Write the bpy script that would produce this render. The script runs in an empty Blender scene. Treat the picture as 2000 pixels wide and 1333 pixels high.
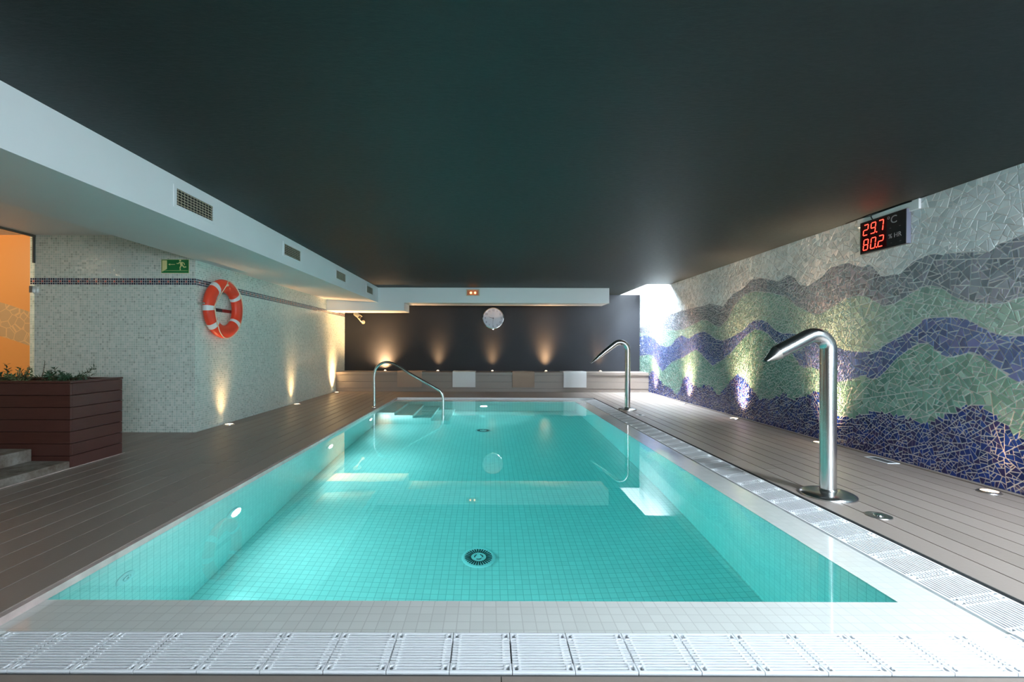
import bpy, bmesh, math, random
from mathutils import Vector, Matrix
R = math.radians
PI = math.pi
random.seed(11)
S = bpy.context.scene
COL = S.collection

# ------------------------------------------------------------------ camera
H = 1.05            # eye height above the water
F = 889.0           # focal length in photo pixels (16 mm on 36 mm)
VX, VY = 952.0, 679.0
cd = bpy.data.cameras.new('camera')
cd.lens = 16.0; cd.sensor_width = 36.0
cd.shift_x = (1000 - VX) / 2000.0
cd.shift_y = (VY - 666.5) / 2000.0
cd.clip_start = 0.05
cam = bpy.data.objects.new('camera', cd)
COL.objects.link(cam)
cam.matrix_world = Matrix.Translation((0, 0, H)) @ Matrix.Rotation(R(90), 4, 'X') @ Matrix.Rotation(R(0.18), 4, 'Z')
S.camera = cam

# ------------------------------------------------------------------ world, view
w = bpy.data.worlds.new('world'); S.world = w; w.use_nodes = True
w.node_tree.nodes['Background'].inputs[0].default_value = (0.55, 0.7, 0.8, 1)
w.node_tree.nodes['Background'].inputs[1].default_value = 0.3
S.view_settings.view_transform = 'Standard'
S.view_settings.look = 'None'
S.view_settings.exposure = 1.0
S.view_settings.gamma = 1.0
S.view_settings.use_curve_mapping = False
S.cycles.use_denoising = True
S.cycles.max_bounces = 10
S.cycles.diffuse_bounces = 6
S.cycles.transmission_bounces = 8
S.cycles.sample_clamp_indirect = 6.0

def light(name, typ, loc, energy, color, rot=None, target=None, parent=None, focus=0, **kw):
    d = bpy.data.lights.new(name, typ)
    d.energy = energy; d.color = color
    for k, v in kw.items(): setattr(d, k, v)
    if focus:      # reflector lamp: strength falls off as a power of the cosine from its axis
        d.use_nodes = True; nt = d.node_tree; em = nt.nodes['Emission']
        tc = nt.nodes.new('ShaderNodeTexCoord'); sx = nt.nodes.new('ShaderNodeSeparateXYZ'); nt.links.new(tc.outputs['Normal'], sx.inputs[0])
        ab = nt.nodes.new('ShaderNodeMath'); ab.operation = 'ABSOLUTE'; nt.links.new(sx.outputs[2], ab.inputs[0])
        pw = nt.nodes.new('ShaderNodeMath'); pw.operation = 'POWER'; nt.links.new(ab.outputs[0], pw.inputs[0]); pw.inputs[1].default_value = focus
        nt.links.new(pw.outputs[0], em.inputs['Strength'])
    o = bpy.data.objects.new(name, d); COL.objects.link(o)
    o.location = loc
    if target is not None:
        o.rotation_euler = (Vector(target)).to_track_quat('-Z', 'Y').to_euler()
    elif rot: o.rotation_euler = rot
    if parent: o.parent = parent
    if '_glow' in name: d.cycles.is_caustics_light = True
    return o
DAY = (0.78, 0.9, 1.0)
WARM = (1.0, 0.56, 0.25)
# daylight coming down the two light wells in the ceiling along the mosaic wall
light('skylight_glow_far', 'AREA', (3.36, 9.85, 2.85), 420, DAY, target=(.35, -.05, -1), shape='RECTANGLE', size=0.26, size_y=1.1, spread=R(120))
light('skylight_glow_near', 'AREA', (3.3, 0.1, 2.5), 1350, DAY, target=(-0.6, 0.2, -1), shape='RECTANGLE', size=0.6, size_y=4.4)
# added fill light behind the camera, standing in for an unseen source
light('rear_fill_glow', 'AREA', (2.2, -2.8, 1.5), 150, DAY, target=(0, 1, 0.0), shape='RECTANGLE', size=4.0, size_y=1.2)

# ------------------------------------------------------------------ mesh helpers
class MB:
    def __init__(s): s.v = []; s.f = []; s.mi = []
    def add(s, vs, fs, mi=0):
        b = len(s.v); s.v += [tuple(x) for x in vs]
        s.f += [tuple(b + i for i in f) for f in fs]; s.mi += [mi] * len(fs)
        return s
    def box(s, x0, x1, y0, y1, z0, z1, mi=0, M=None):
        vs = [Vector(p) for p in ((x0,y0,z0),(x1,y0,z0),(x1,y1,z0),(x0,y1,z0),(x0,y0,z1),(x1,y0,z1),(x1,y1,z1),(x0,y1,z1))]
        if M is not None: vs = [M @ p for p in vs]
        return s.add(vs, [(0,3,2,1),(4,5,6,7),(0,1,5,4),(1,2,6,5),(2,3,7,6),(3,0,4,7)], mi)
    def prism(s, poly, a, b, plane='xz', mi=0):
        n = len(poly)
        def P(u, v, w):
            return {'xz': (u, w, v), 'yz': (w, u, v), 'xy': (u, v, w)}[plane]
        vs = [P(u, v, a) for u, v in poly] + [P(u, v, b) for u, v in poly]
        fs = [tuple(range(n)), tuple(range(2*n-1, n-1, -1))]
        fs += [(i, (i+1) % n, n + (i+1) % n, n + i) for i in range(n)]
        return s.add(vs, fs, mi)
    def tube(s, pts, r, seg=16, cap=True, closed=False, flat=None, mi=0):
        pts = [Vector(p) for p in pts]; n = len(pts)
        rs = r if isinstance(r, (list, tuple)) else [r] * n
        vs = []; T0 = None; U = None
        for i, p in enumerate(pts):
            if closed: t = (pts[(i+1) % n] - pts[i-1]).normalized()
            else: t = (pts[min(i+1, n-1)] - pts[max(i-1, 0)]).normalized()
            if U is None:
                a = Vector((0, 1, 0)) if abs(t.y) < .9 else Vector((1, 0, 0))
                U = (a - t * a.dot(t)).normalized()
            else: U = (U - t * U.dot(t)).normalized()
            V = t.cross(U)
            fu, fv = flat[i] if flat else (1, 1)
            for k in range(seg):
                a = 2 * PI * k / seg
                vs.append(p + U * math.cos(a) * rs[i] * fu + V * math.sin(a) * rs[i] * fv)
        fs = []
        for i in range(n if closed else n - 1):
            j = (i + 1) % n
            for k in range(seg):
                l = (k + 1) % seg
                fs.append((i*seg+k, i*seg+l, j*seg+l, j*seg+k))
        if cap and not closed:
            fs.append(tuple(range(seg-1, -1, -1))); fs.append(tuple((n-1)*seg + k for k in range(seg)))
        return s.add(vs, fs, mi)
    def lathe(s, prof, seg=32, M=None, mi=0):
        vs = []; fs = []; n = len(prof)
        for (r, z) in prof:
            for k in range(seg):
                a = 2*PI*k/seg; vs.append(Vector((r*math.cos(a), r*math.sin(a), z)))
        if M is not None: vs = [M @ p for p in vs]
        for i in range(n-1):
            for k in range(seg):
                l = (k+1) % seg; fs.append((i*seg+k, i*seg+l, (i+1)*seg+l, (i+1)*seg+k))
        if prof[0][0] > 1e-6: fs.append(tuple(range(seg-1, -1, -1)))
        if prof[-1][0] > 1e-6: fs.append(tuple((n-1)*seg+k for k in range(seg)))
        return s.add(vs, fs, mi)
    def build(s, name, mats, parent=None, smooth=True, loc=None, bevel=0, recalc=True, ang=35):
        me = bpy.data.meshes.new(name)
        me.from_pydata(s.v, [], s.f)
        if not isinstance(mats, (list, tuple)): mats = [mats]
        for m in mats: me.materials.append(m)
        if any(s.mi): me.polygons.foreach_set('material_index', s.mi)
        bm = bmesh.new(); bm.from_mesh(me)
        if recalc:
            bmesh.ops.remove_doubles(bm, verts=bm.verts, dist=1e-6)
            bmesh.ops.recalc_face_normals(bm, faces=bm.faces)
        bm.to_mesh(me); bm.free()
        if smooth:
            me.shade_smooth(); me.set_sharp_from_angle(angle=R(ang))
        o = bpy.data.objects.new(name, me); COL.objects.link(o)
        if parent: o.parent = parent
        if loc: o.location = loc
        if bevel:
            md = o.modifiers.new('bevel', 'BEVEL'); md.width = bevel; md.segments = 2; md.limit_method = 'ANGLE'
        return o

def tag(o, label=None, cat=None, group=None, kind=None):
    if label: o['label'] = label
    if cat: o['category'] = cat
    if group: o['group'] = group
    if kind: o['kind'] = kind
    return o
def thing(name, label, cat, loc=(0,0,0), rot=(0,0,0), group=None):
    o = bpy.data.objects.new(name, None); COL.objects.link(o)
    o.empty_display_size = 0.1
    o.location = loc; o.rotation_euler = rot
    return tag(o, label, cat, group)
def struct(o, label=None): return tag(o, label, None, None, 'structure')
def dup(root, loc, rotz=None, label=None, group=None):
    r = root.copy(); COL.objects.link(r); r.location = loc
    if rotz is not None: r.rotation_euler = (0, 0, rotz)
    if label: r['label'] = label
    if group: r['group'] = group
    for ch in list(root.children):
        c = ch.copy(); COL.objects.link(c); c.parent = r
        for g in ch.children:
            d = g.copy(); COL.objects.link(d); d.parent = c
    return r
def arc(cx, cz, r, a0, a1, n, y=0):
    return [(cx + r*math.cos(R(a0+(a1-a0)*i/n)), y, cz + r*math.sin(R(a0+(a1-a0)*i/n))) for i in range(n+1)]

# ------------------------------------------------------------------ material helpers
class NT:
    def __init__(s, name):
        s.m = bpy.data.materials.new(name); s.m.use_nodes = True
        s.t = s.m.node_tree; s.b = s.t.nodes['Principled BSDF']; s.out = s.t.nodes['Material Output']
    def n(s, typ, ins=None, **props):
        nd = s.t.nodes.new(typ)
        for k, v in props.items(): setattr(nd, k, v)
        for k, v in (ins or {}).items(): s.set(nd.inputs[k], v)
        return nd
    def set(s, sock, v):
        if isinstance(v, bpy.types.NodeSocket): s.t.links.new(v, sock)
        elif isinstance(v, bpy.types.Node): s.t.links.new(v.outputs[0], sock)
        else: sock.default_value = v
    def math(s, op, a, b=None, c=None):
        nd = s.t.nodes.new('ShaderNodeMath'); nd.operation = op
        for i, v in enumerate((a, b, c)):
            if v is not None: s.set(nd.inputs[i], v)
        return nd.outputs[0]
    def mix(s, f, a, b, blend='MIX'):
        nd = s.t.nodes.new('ShaderNodeMix'); nd.data_type = 'RGBA'; nd.blend_type = blend
        s.set(nd.inputs[0], f); s.set(nd.inputs[6], a); s.set(nd.inputs[7], b)
        return nd.outputs[2]
    def P(s, **kw):
        names = dict(color='Base Color', rough='Roughness', metal='Metallic', normal='Normal', spec='Specular IOR Level',
                     coat='Coat Weight', emit='Emission Color', estr='Emission Strength', trans='Transmission Weight', ior='IOR')
        for k, v in kw.items(): s.set(s.b.inputs[names[k]], v)
        return s.m
    def obj(s): return s.n('ShaderNodeTexCoord').outputs['Object']
    def bump(s, h, strength=.3, dist=.01):
        return s.n('ShaderNodeBump', {'Height': h, 'Strength': strength, 'Distance': dist}).outputs[0]
def c4(*c): return (c[0], c[1], c[2], 1)
def srgb(r, g, b):
    f = lambda u: (u/255/12.92) if u/255 <= .04045 else ((u/255+.055)/1.055)**2.4
    return (f(r), f(g), f(b), 1)
def plain(name, col, rough=.5, metal=0, noise=0, nscale=20, bump=0, bscale=80, **kw):
    q = NT(name); co = q.obj()
    if noise:
        nz = q.n('ShaderNodeTexNoise', {'Vector': co, 'Scale': nscale, 'Detail': 4.0})
        dark = tuple(c*(1-noise) for c in col[:3]) + (1,)
        q.P(color=q.mix(nz.outputs[0], dark, tuple(min(1, c*(1+noise)) for c in col[:3]) + (1,)))
    else: q.P(color=col)
    q.P(rough=rough, metal=metal, **kw)
    if bump:
        nz = q.n('ShaderNodeTexNoise', {'Vector': co, 'Scale': bscale, 'Detail': 5.0})
        q.P(normal=q.bump(nz.outputs[0], bump, .005))
    return q.m
def emit(name, col, strength):
    q = NT(name); return q.P(color=c4(0,0,0), emit=col, estr=strength)

M = {}
M['white_paint'] = plain('white_paint', c4(.74,.76,.77), .55, noise=.03, nscale=3, bump=.05)
M['shaft'] = plain('shaft_plaster', c4(.85,.86,.87), .7, noise=.02)
M['warm_plaster'] = plain('warm_plaster', c4(.62,.55,.47), .7, noise=.04)
def ceiling_mat():
    q = NT('dark_green_ceiling_paint'); co = q.obj()
    mp = q.n('ShaderNodeMapping', {'Vector': co, 'Scale': (1.0, 3.0, 1.0)})
    nz = q.n('ShaderNodeTexNoise', {'Vector': mp.outputs[0], 'Scale': 1.2, 'Detail': 6.0, 'Roughness': .6})
    nf = q.n('ShaderNodeTexNoise', {'Vector': mp.outputs[0], 'Scale': 18.0, 'Detail': 5.0, 'Roughness': .7})
    q.P(color=q.mix(nz.outputs[0], c4(.006,.0135,.0145), c4(.010,.0195,.0205)), rough=q.math('MULTIPLY_ADD', nf.outputs[0], .2, .46))
    return q.P(normal=q.bump(nf.outputs[0], .25, .008), spec=.35)
M['ceiling'] = ceiling_mat()
M['dark_wall'] = plain('charcoal_wall_paint', c4(.013,.0145,.019), .55, noise=.15, nscale=2.5, bump=.3, bscale=60, spec=.35)

def mosaic_mat(name, axis):
    """2.6 cm glass tesserae, pale green grey, with a patterned border three tiles high."""
    q = NT(name); sp = q.n('ShaderNodeSeparateXYZ', {0: q.obj()})
    T = .0265
    u = q.math('DIVIDE', q.math('ADD', sp.outputs[axis], 20.0), T); v = q.math('DIVIDE', q.math('ADD', sp.outputs[2], 10*T), T)
    fu = q.math('FRACT', u); fv = q.math('FRACT', v); iu = q.math('FLOOR', u); iv = q.math('FLOOR', v)
    def edge(f):
        return q.math('LESS_THAN', q.math('ABSOLUTE', q.math('SUBTRACT', f, .5)), .43)
    tile = q.math('MULTIPLY', edge(fu), edge(fv))
    cb = q.n('ShaderNodeCombineXYZ', {0: iu, 1: iv})
    wn = q.n('ShaderNodeTexWhiteNoise', {0: cb.outputs[0]}, noise_dimensions='2D')
    ramp = q.n('ShaderNodeValToRGB', {0: wn.outputs[0]})
    e = ramp.color_ramp.elements
    e[0].position = 0; e[0].color = srgb(164,180,172); e[1].position = .1; e[1].color = srgb(176,194,186)
    for p, c in ((.3, srgb(196,212,203)), (.6, srgb(183,205,197)), (.85, srgb(208,219,211))):
        k = e.new(p); k.color = c
    # border rows (index counted from z = -0.265)
    r0 = math.floor((1.79 + 10*T) / T)
    row = q.math('SUBTRACT', iv, float(r0))
    inb = q.math('MULTIPLY', q.math('GREATER_THAN', row, -.5), q.math('LESS_THAN', row, 2.5))
    mid = q.math('COMPARE', row, 1.0, .1)
    ph = q.math('FLOORED_MODULO', iu, 4.0)
    c0 = q.math('COMPARE', ph, 0.0, .1)
    c1 = q.math('COMPARE', ph, 2.0, .1)
    red = q.math('MULTIPLY', mid, c0)
    blue = q.math('MULTIPLY', q.math('SUBTRACT', 1.0, mid), c1)
    bc = q.mix(red, q.mix(blue, srgb(22,28,48), srgb(60,98,112)), srgb(178,82,66))
    bc = q.mix(q.math('MULTIPLY', wn.outputs[0], .35), bc, srgb(80,90,110))
    col = q.mix(inb, ramp.outputs[0], bc)
    col = q.mix(tile, srgb(222,226,222), col)
    # each tessera sits at a slightly different angle
    nrm = q.n('ShaderNodeNewGeometry').outputs['Normal']
    jit = q.n('ShaderNodeVectorMath', {0: q.n('ShaderNodeVectorMath', {0: wn.outputs[1], 1: (.5,.5,.5)}, operation='SUBTRACT').outputs[0], 3: .07}, operation='SCALE')
    nn = q.n('ShaderNodeVectorMath', {0: nrm, 1: jit.outputs[0]}, operation='ADD')
    nn = q.n('ShaderNodeVectorMath', {0: nn.outputs[0]}, operation='NORMALIZE')
    b = q.n('ShaderNodeBump', {'Height': tile, 'Strength': .35, 'Distance': .002, 'Normal': nn.outputs[0]})
    return q.P(color=col, rough=q.math('MULTIPLY_ADD', tile, -.45, .62), normal=b.outputs[0])
M['mosaic_x'] = mosaic_mat('pale_green_mosaic_frontal', 0)
M['mosaic_y'] = mosaic_mat('pale_green_mosaic_side', 1)

def pool_tile(name, col, grout, T=.05, rough=.25, wet=False):
    q = NT(name); co = q.obj()
    geo = q.n('ShaderNodeNewGeometry'); sn = q.n('ShaderNodeSeparateXYZ', {0: geo.outputs['True Normal']})
    sp = q.n('ShaderNodeSeparateXYZ', {0: co})
    g = []
    for i in range(3):
        f = q.math('FRACT', q.math('DIVIDE', q.math('ADD', sp.outputs[i], 10.0125), T))
        l = q.math('GREATER_THAN', q.math('ABSOLUTE', q.math('SUBTRACT', f, .5)), .463)
        fac = q.math('LESS_THAN', q.math('ABSOLUTE', sn.outputs[i]), .5)     # no lines across the face's own normal
        g.append(q.math('MULTIPLY', l, fac))
    line = q.math('MAXIMUM', q.math('MAXIMUM', g[0], g[1]), g[2])
    fl = q.n('ShaderNodeVectorMath', {0: co, 1: (T, T, T)}, operation='DIVIDE')
    fl = q.n('ShaderNodeVectorMath', {0: q.n('ShaderNodeVectorMath', {0: fl.outputs[0], 1: (.25,.25,.25)}, operation='ADD').outputs[0]}, operation='FLOOR')
    wn = q.n('ShaderNodeTexWhiteNoise', {0: fl.outputs[0]})
    vc = q.mix(wn.outputs[0], tuple(c*.94 for c in col[:3]) + (1,), col)
    if wet: q.P(coat=1.0); q.b.inputs['Coat Roughness'].default_value = .02; q.b.inputs['Coat IOR'].default_value = 1.333
    return q.P(color=q.mix(line, vc, grout), rough=q.math('MULTIPLY_ADD', line, .4, rough))
M['pool_tile'] = pool_tile('white_pool_tile', c4(.86,.89,.88), c4(.50,.55,.55))
M['coping_tile'] = pool_tile('white_coping_tile', c4(.72,.74,.70), c4(.50,.51,.48), wet=True)

def deck_mat():
    q = NT('taupe_composite_deck'); co = q.obj()
    rnd = q.n('ShaderNodeAttribute', attribute_name='board').outputs['Fac']
    mp = q.n('ShaderNodeMapping', {'Vector': co, 'Scale': (60, 60, 60)})
    nz = q.n('ShaderNodeTexNoise', {'Vector': mp.outputs[0], 'Scale': 1.0, 'Detail': 3.0})
    big = q.n('ShaderNodeTexNoise', {'Vector': co, 'Scale': 1.3, 'Detail': 4.0})
    a = q.mix(rnd, c4(.225,.178,.150), c4(.285,.230,.198))
    a = q.mix(q.math('MULTIPLY', big.outputs[0], .35), a, c4(.18,.155,.14))
    a = q.mix(q.math('MULTIPLY', nz.outputs[0], .3), a, c4(.30,.27,.245))
    return q.P(color=a, rough=.42, normal=q.bump(nz.outputs[0], .15, .003))
M['deck'] = deck_mat()
M['dark_gap'] = plain('black_subfloor', c4(.012,.011,.010), .9)
M['riser'] = plain('stained_white_edge', c4(.50,.40,.37), .5, noise=.35, nscale=14)
M['plastic'] = plain('white_plastic', c4(.80,.82,.84), .38, noise=.02, bump=.03)
M['channel'] = plain('grey_channel', c4(.07,.075,.075), .6)
M['steel'] = plain('brushed_stainless_steel', c4(.60,.60,.59), .22, 1.0, noise=.05, nscale=30)
M['steel_rough'] = plain('satin_steel', c4(.55,.54,.52), .3, 1.0, noise=.05)
M['chrome'] = plain('chrome', c4(.75,.75,.75), .08, 1.0)
M['dark_metal'] = plain('dark_metal', c4(.05,.05,.055), .3, .8)
def wood():
    q = NT('red_brown_stained_wood'); co = q.obj()
    mp = q.n('ShaderNodeMapping', {'Vector': co, 'Scale': (3, 3, 60)})
    nz = q.n('ShaderNodeTexNoise', {'Vector': mp.outputs[0], 'Scale': 2.0, 'Detail': 6.0, 'Roughness': .65})
    rnd = q.n('ShaderNodeAttribute', attribute_name='board').outputs['Fac']
    a = q.mix(nz.outputs[0], c4(.036,.011,.008), c4(.095,.032,.023))
    a = q.mix(q.math('MULTIPLY', rnd, .4), a, c4(.085,.034,.028))
    return q.P(color=a, rough=.42, normal=q.bump(nz.outputs[0], .2, .003))
M['wood'] = wood()
M['soil'] = plain('soil', c4(.03,.022,.015), .95, noise=.4, nscale=60, bump=.8, bscale=90)
def concrete():
    q = NT('weathered_step_concrete'); co = q.obj()
    nz = q.n('ShaderNodeTexNoise', {'Vector': co, 'Scale': 7.0, 'Detail': 8.0, 'Roughness': .7})
    fine = q.n('ShaderNodeTexNoise', {'Vector': co, 'Scale': 60.0, 'Detail': 4.0})
    ra = q.n('ShaderNodeValToRGB', {0: nz.outputs[0]})
    e = ra.color_ramp.elements; e[0].position = .35; e[0].color = c4(.12,.09,.065); e[1].position = .65; e[1].color = c4(.30,.28,.25)
    return q.P(color=ra.outputs[0], rough=.8, normal=q.bump(fine.outputs[0], .4, .005))
M['step'] = concrete()
M['leaf'] = plain('green_leaf', c4(.045,.12,.040), .45, noise=.35, nscale=12)
M['leaf_pale'] = plain('pale_leaf', c4(.16,.25,.12), .5, noise=.3, nscale=12)
M['leaf_dark'] = plain('dark_leaf', c4(.022,.065,.028), .45, noise=.35, nscale=12)
M['stem'] = plain('stem', c4(.09,.07,.03), .7)
M['buoy'] = plain('orange_red_buoy_plastic', c4(.80,.060,.022), .38, noise=.06, nscale=6)
M['buoy_band'] = plain('reflective_white_band', c4(.72,.74,.74), .4)
M['rope'] = plain('cream_rope', c4(.74,.60,.44), .8)
M['black'] = plain('black_plastic', c4(.012,.012,.014), .3)
M['grey_plastic'] = plain('grey_plastic', c4(.17,.18,.24), .45)
M['sign_green'] = plain('sign_green', srgb(14,118,62), .4)
M['sign_cream'] = plain('sign_cream', srgb(222,224,160), .4)
M['towel_white'] = plain('white_towel', c4(.70,.70,.71), .95, noise=.04, nscale=90, bump=.5, bscale=260)
M['towel_beige'] = plain('beige_towel', c4(.34,.245,.19), .95, noise=.08, nscale=90, bump=.5, bscale=260)
M['clock_face'] = plain('clock_face', c4(.52,.54,.64), .4)
M['clock_ink'] = plain('clock_ink', c4(.05,.05,.09), .5)
M['led_red'] = emit('red_led', c4(1.0, .035, .02), 3.5)
M['led_glow'] = plain('dark_red_filter', c4(.035,.002,.003), .15)
M['print_grey'] = plain('grey_print', c4(.30,.28,.29), .5)
M['lens_warm'] = emit('warm_uplight_lens', c4(1.0, .72, .45), 4.0)
M['lens_pool'] = emit('cool_pool_lens', c4(.85, .95, 1.0), 15.0)
M['bulb'] = emit('amber_bulb', c4(1.0, .45, .16), 2.5)
M['lamp_housing'] = plain('cream_lamp_housing', c4(.55,.50,.36), .4)
M['diffuser'] = plain('amber_diffuser', c4(.40,.16,.07), .3)
M['skyglass'] = emit('skylight_glass', c4(.80, .91, 1.0), 9.0)

def glass_mat():
    q = NT('clear_glass'); q.P(color=c4(.93,.97,.95), rough=0.0, trans=1.0, ior=1.02, spec=.5)
    return q.m
M['glass'] = glass_mat()
def water_mat():
    q = NT('pool_water')
    co = q.obj()
    nz = q.n('ShaderNodeTexNoise', {'Vector': co, 'Scale': 3.0, 'Detail': 2.0})
    g = q.n('ShaderNodeBsdfGlass', {'Color': c4(1,1,1), 'Roughness': 0.0, 'IOR': 1.333, 'Normal': q.bump(nz.outputs[0], .02, .01)})
    va = q.n('ShaderNodeVolumeAbsorption', {'Color': c4(0.0, .93, .925), 'Density': .46})
    q.t.links.new(g.outputs[0], q.out.inputs['Surface']); q.t.links.new(va.outputs[0], q.out.inputs['Volume'])
    return q.m
M['water'] = water_mat()
def orange_mat():
    q = NT('orange_mosaic_wall'); co = q.obj(); sp = q.n('ShaderNodeSeparateXYZ', {0: co})
    vo = q.n('ShaderNodeTexVoronoi', {'Vector': co, 'Scale': 9.0}, feature='DISTANCE_TO_EDGE')
    crack = q.math('LESS_THAN', vo.outputs[0], .035)
    wv = q.math('MULTIPLY', q.math('SINE', q.math('MULTIPLY', sp.outputs[0], 3.4)), .10)
    zz = q.math('ADD', sp.outputs[2], wv)
    band = q.math('MULTIPLY', q.math('GREATER_THAN', zz, 1.10), q.math('LESS_THAN', zz, 1.5))
    col = q.mix(band, srgb(232,158,84), srgb(196,160,116))
    col = q.mix(q.math('MULTIPLY', q.math('MULTIPLY', crack, band), .6), col, srgb(240,190,130))
    return q.P(color=col, rough=.4)
M['orange'] = orange_mat()

# ------------------------------------------------------------------ room dimensions
XL, XR = -3.45, 3.68        # side walls
YB = 11.0                   # dark end wall
YR = -3.0                   # wall behind the camera
ZC = 2.33                   # ceiling
ZD = .035                   # deck level (water is 0)
PX0, PX1, PY0, PY1 = -1.82, 1.70, 1.88, 8.80   # pool basin
ZP = -1.15

# ceiling with two light wells
m = MB()
m.box(-2.35, 3.2, YR, YB, ZC, ZC+.2)
m.box(3.2, XR, 2.4, 9.18, ZC, ZC+.2)
m.box(3.2, XR, YR, -2.0, ZC, ZC+.2)
struct(m.build('ceiling', M['ceiling'], smooth=False), 'dark green painted low ceiling over the pool')
m = MB(); m.box(-9, XL, YR, 5.37, 2.36, 2.5)
struct(m.build('ceiling', M['white_paint'], smooth=False), 'higher pale ceiling over the steps at left')
# shafts
def shaft(y0, y1, name, lab):
    m = MB(); z0, z1 = ZC+.2, 3.12
    m.box(3.16, 3.2, y0, y1, z0, z1); m.box(XR, XR+.04, y0, y1, ZC+.0005, z1)
    m.box(3.16, XR+.04, y0-.04, y0, z0, z1); m.box(3.16, XR+.04, y1, y1+.04, ZC+.0005, z1)
    struct(m.build(name, M['shaft'], smooth=False), lab)
    m = MB(); m.box(3.18, XR+.02, y0-.02, y1+.02, 3.10, 3.12)
    return m.build('window', M['skyglass'], smooth=False)
o = shaft(9.18, YB, 'trim_1', 'white plastered shaft of the far light well'); o.name = 'window_1'; struct(o, 'bright skylight glass at the top of the far light well')
o = shaft(-2.0, 2.4, 'trim_2', 'white plastered shaft of the near light well'); o.name = 'window_2'; struct(o, 'skylight glass above the near end of the mosaic wall')

# white beams
m = MB(); m.prism([(-2.35, ZC+.1), (-2.35, 2.005), (XL, 2.07), (XL, 2.5), (-2.35, 2.5)], YR, 9.76, 'xz')
struct(m.build('trim_3', M['white_paint'], smooth=False), 'long white beam box with air vents along the left of the ceiling')
m = MB()
m.prism([(XL, ZC+.02), (XL, 1.834), (-1.79, 1.834), (-1.79, 2.005), (2.61, 2.005), (2.61, ZC+.02)], 9.76, 10.40, 'xz')
struct(m.build('trim_4', M['white_paint'], smooth=False), 'white stepped beam box crossing in front of the dark end wall')

# walls
m = MB(); m.box(XL-.15, XR+.2, YB, YB+.15, -.1, ZC)
struct(m.build('wall_back', M['dark_wall'], smooth=False), 'charcoal painted end wall')
m = MB(); m.box(XL-.2, XL, 5.372, YB, -.1, 2.5)
struct(m.build('wall_left', M['mosaic_y'], smooth=False), 'pale green mosaic side wall with the lifebuoy')
m = MB(); m.box(-5.40, XL-.0003, 5.37, 5.57, -.1, 2.5)
struct(m.build('wall_front_left', M['mosaic_x'], smooth=False), 'pale green mosaic wall behind the planter')
m = MB(); m.box(-9.0, -5.40, 5.37, 5.57, -.1, 2.5)
struct(m.build('wall_far_left', M['orange'], smooth=False), 'orange wall behind the glass panel')
m = MB(); m.box(-9.1, -9.0, YR, 5.57, -.1, 2.5)
struct(m.build('wall_outer_left', M['warm_plaster'], smooth=False), 'plain wall of the side room')
m = MB(); m.box(-9.1, XR+.2, YR-.15, YR, -.1, 3.2)
struct(m.build('wall_rear', M['warm_plaster'], smooth=False), 'plain wall behind the viewer')

# ------------------------------------------------------------------ right wall: broken tile mosaic
def wall_pts(pts):
    out = []
    for x, y in pts:
        Y = XR * F / (x - VX); out.append((Y, H - (y - VY) / F * Y))
    out.sort(); return out
C1 = wall_pts([(1250,640),(1290,622),(1320,610),(1350,601),(1370,597),(1385,592),(1412,597),(1430,574),(1450,563),(1467,545),(1487,541),(1507,545),(1518,548),(1538,535),(1553,541),(1561,554),(1578,557),(1604,540),(1621,521),(1655,512),(1684,520),(1698,515),(1707,522),(1721,538),(1758,532),(1784,508),(1815,494),(1878,490),(1935,488),(1946,475),(1977,464),(2000,454)])
C2 = wall_pts([(1250,650),(1275,650),(1300,642),(1320,645),(1337,642),(1355,632),(1370,625),(1380,624),(1397,635),(1407,637),(1422,622),(1435,595),(1455,573),(1478,567),(1507,571),(1535,578),(1553,594),(1587,611),(1604,611),(1627,597),(1650,582),(1678,575),(1695,578),(1715,591),(1726,596),(1749,591),(1775,574),(1798,559),(1821,555),(1841,562),(1863,577),(1895,589),(1957,591),(1983,581),(2000,577)])
C3 = wall_pts([(1250,657),(1265,654),(1277,660),(1287,672),(1300,677),(1310,675),(1322,660),(1332,654),(1340,659),(1347,660),(1360,650),(1375,646),(1387,652),(1397,661),(1412,664),(1430,657),(1450,645),(1465,630),(1475,624),(1487,623),(1500,629),(1512,642),(1525,649),(1550,650),(1580,655),(1605,663),(1632,675),(1649,682),(1678,686),(1713,683),(1730,671),(1751,659),(1773,647),(1789,636),(1807,620),(1832,617),(1864,617),(1889,621),(1914,634),(1940,647),(1958,653),(2000,653)])
C4 = wall_pts([(1250,695),(1267,692),(1277,695),(1285,712),(1294,725),(1300,720),(1312,707),(1335,697),(1350,687),(1360,682),(1370,690),(1380,702),(1392,714),(1405,706),(1415,700),(1430,685),(1445,667),(1460,652),(1475,642),(1487,644),(1500,650),(1512,664),(1532,677),(1550,692),(1562,712),(1572,717),(1585,715),(1605,722),(1635,745),(1662,740),(1686,732),(1703,739),(1716,736),(1732,721),(1751,699),(1776,680),(1800,668),(1816,670),(1832,685),(1849,695),(1865,695),(1897,685),(1922,695),(1951,718),(1984,741),(2000,745)])
C5 = wall_pts([(1250,740),(1269,732),(1272,724),(1280,725),(1287,740),(1295,752),(1310,756),(1317,767),(1324,769),(1330,757),(1335,740),(1341,732),(1347,740),(1357,754),(1365,755),(1385,751),(1392,757),(1400,770),(1407,769),(1420,752),(1432,737),(1442,730),(1455,739),(1470,760),(1482,779),(1512,777),(1532,766),(1540,775),(1550,781),(1565,775),(1585,766),(1597,762),(1615,785),(1635,813),(1662,810),(1692,803),(1716,803),(1751,808),(1786,816),(1805,826),(1822,821),(1843,813),(1849,806),(1870,793),(1892,787),(1911,781),(1930,794),(1949,813),(1970,832),(2000,851)])
CURVES = [C1, C2, C3, C4, C5]
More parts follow.
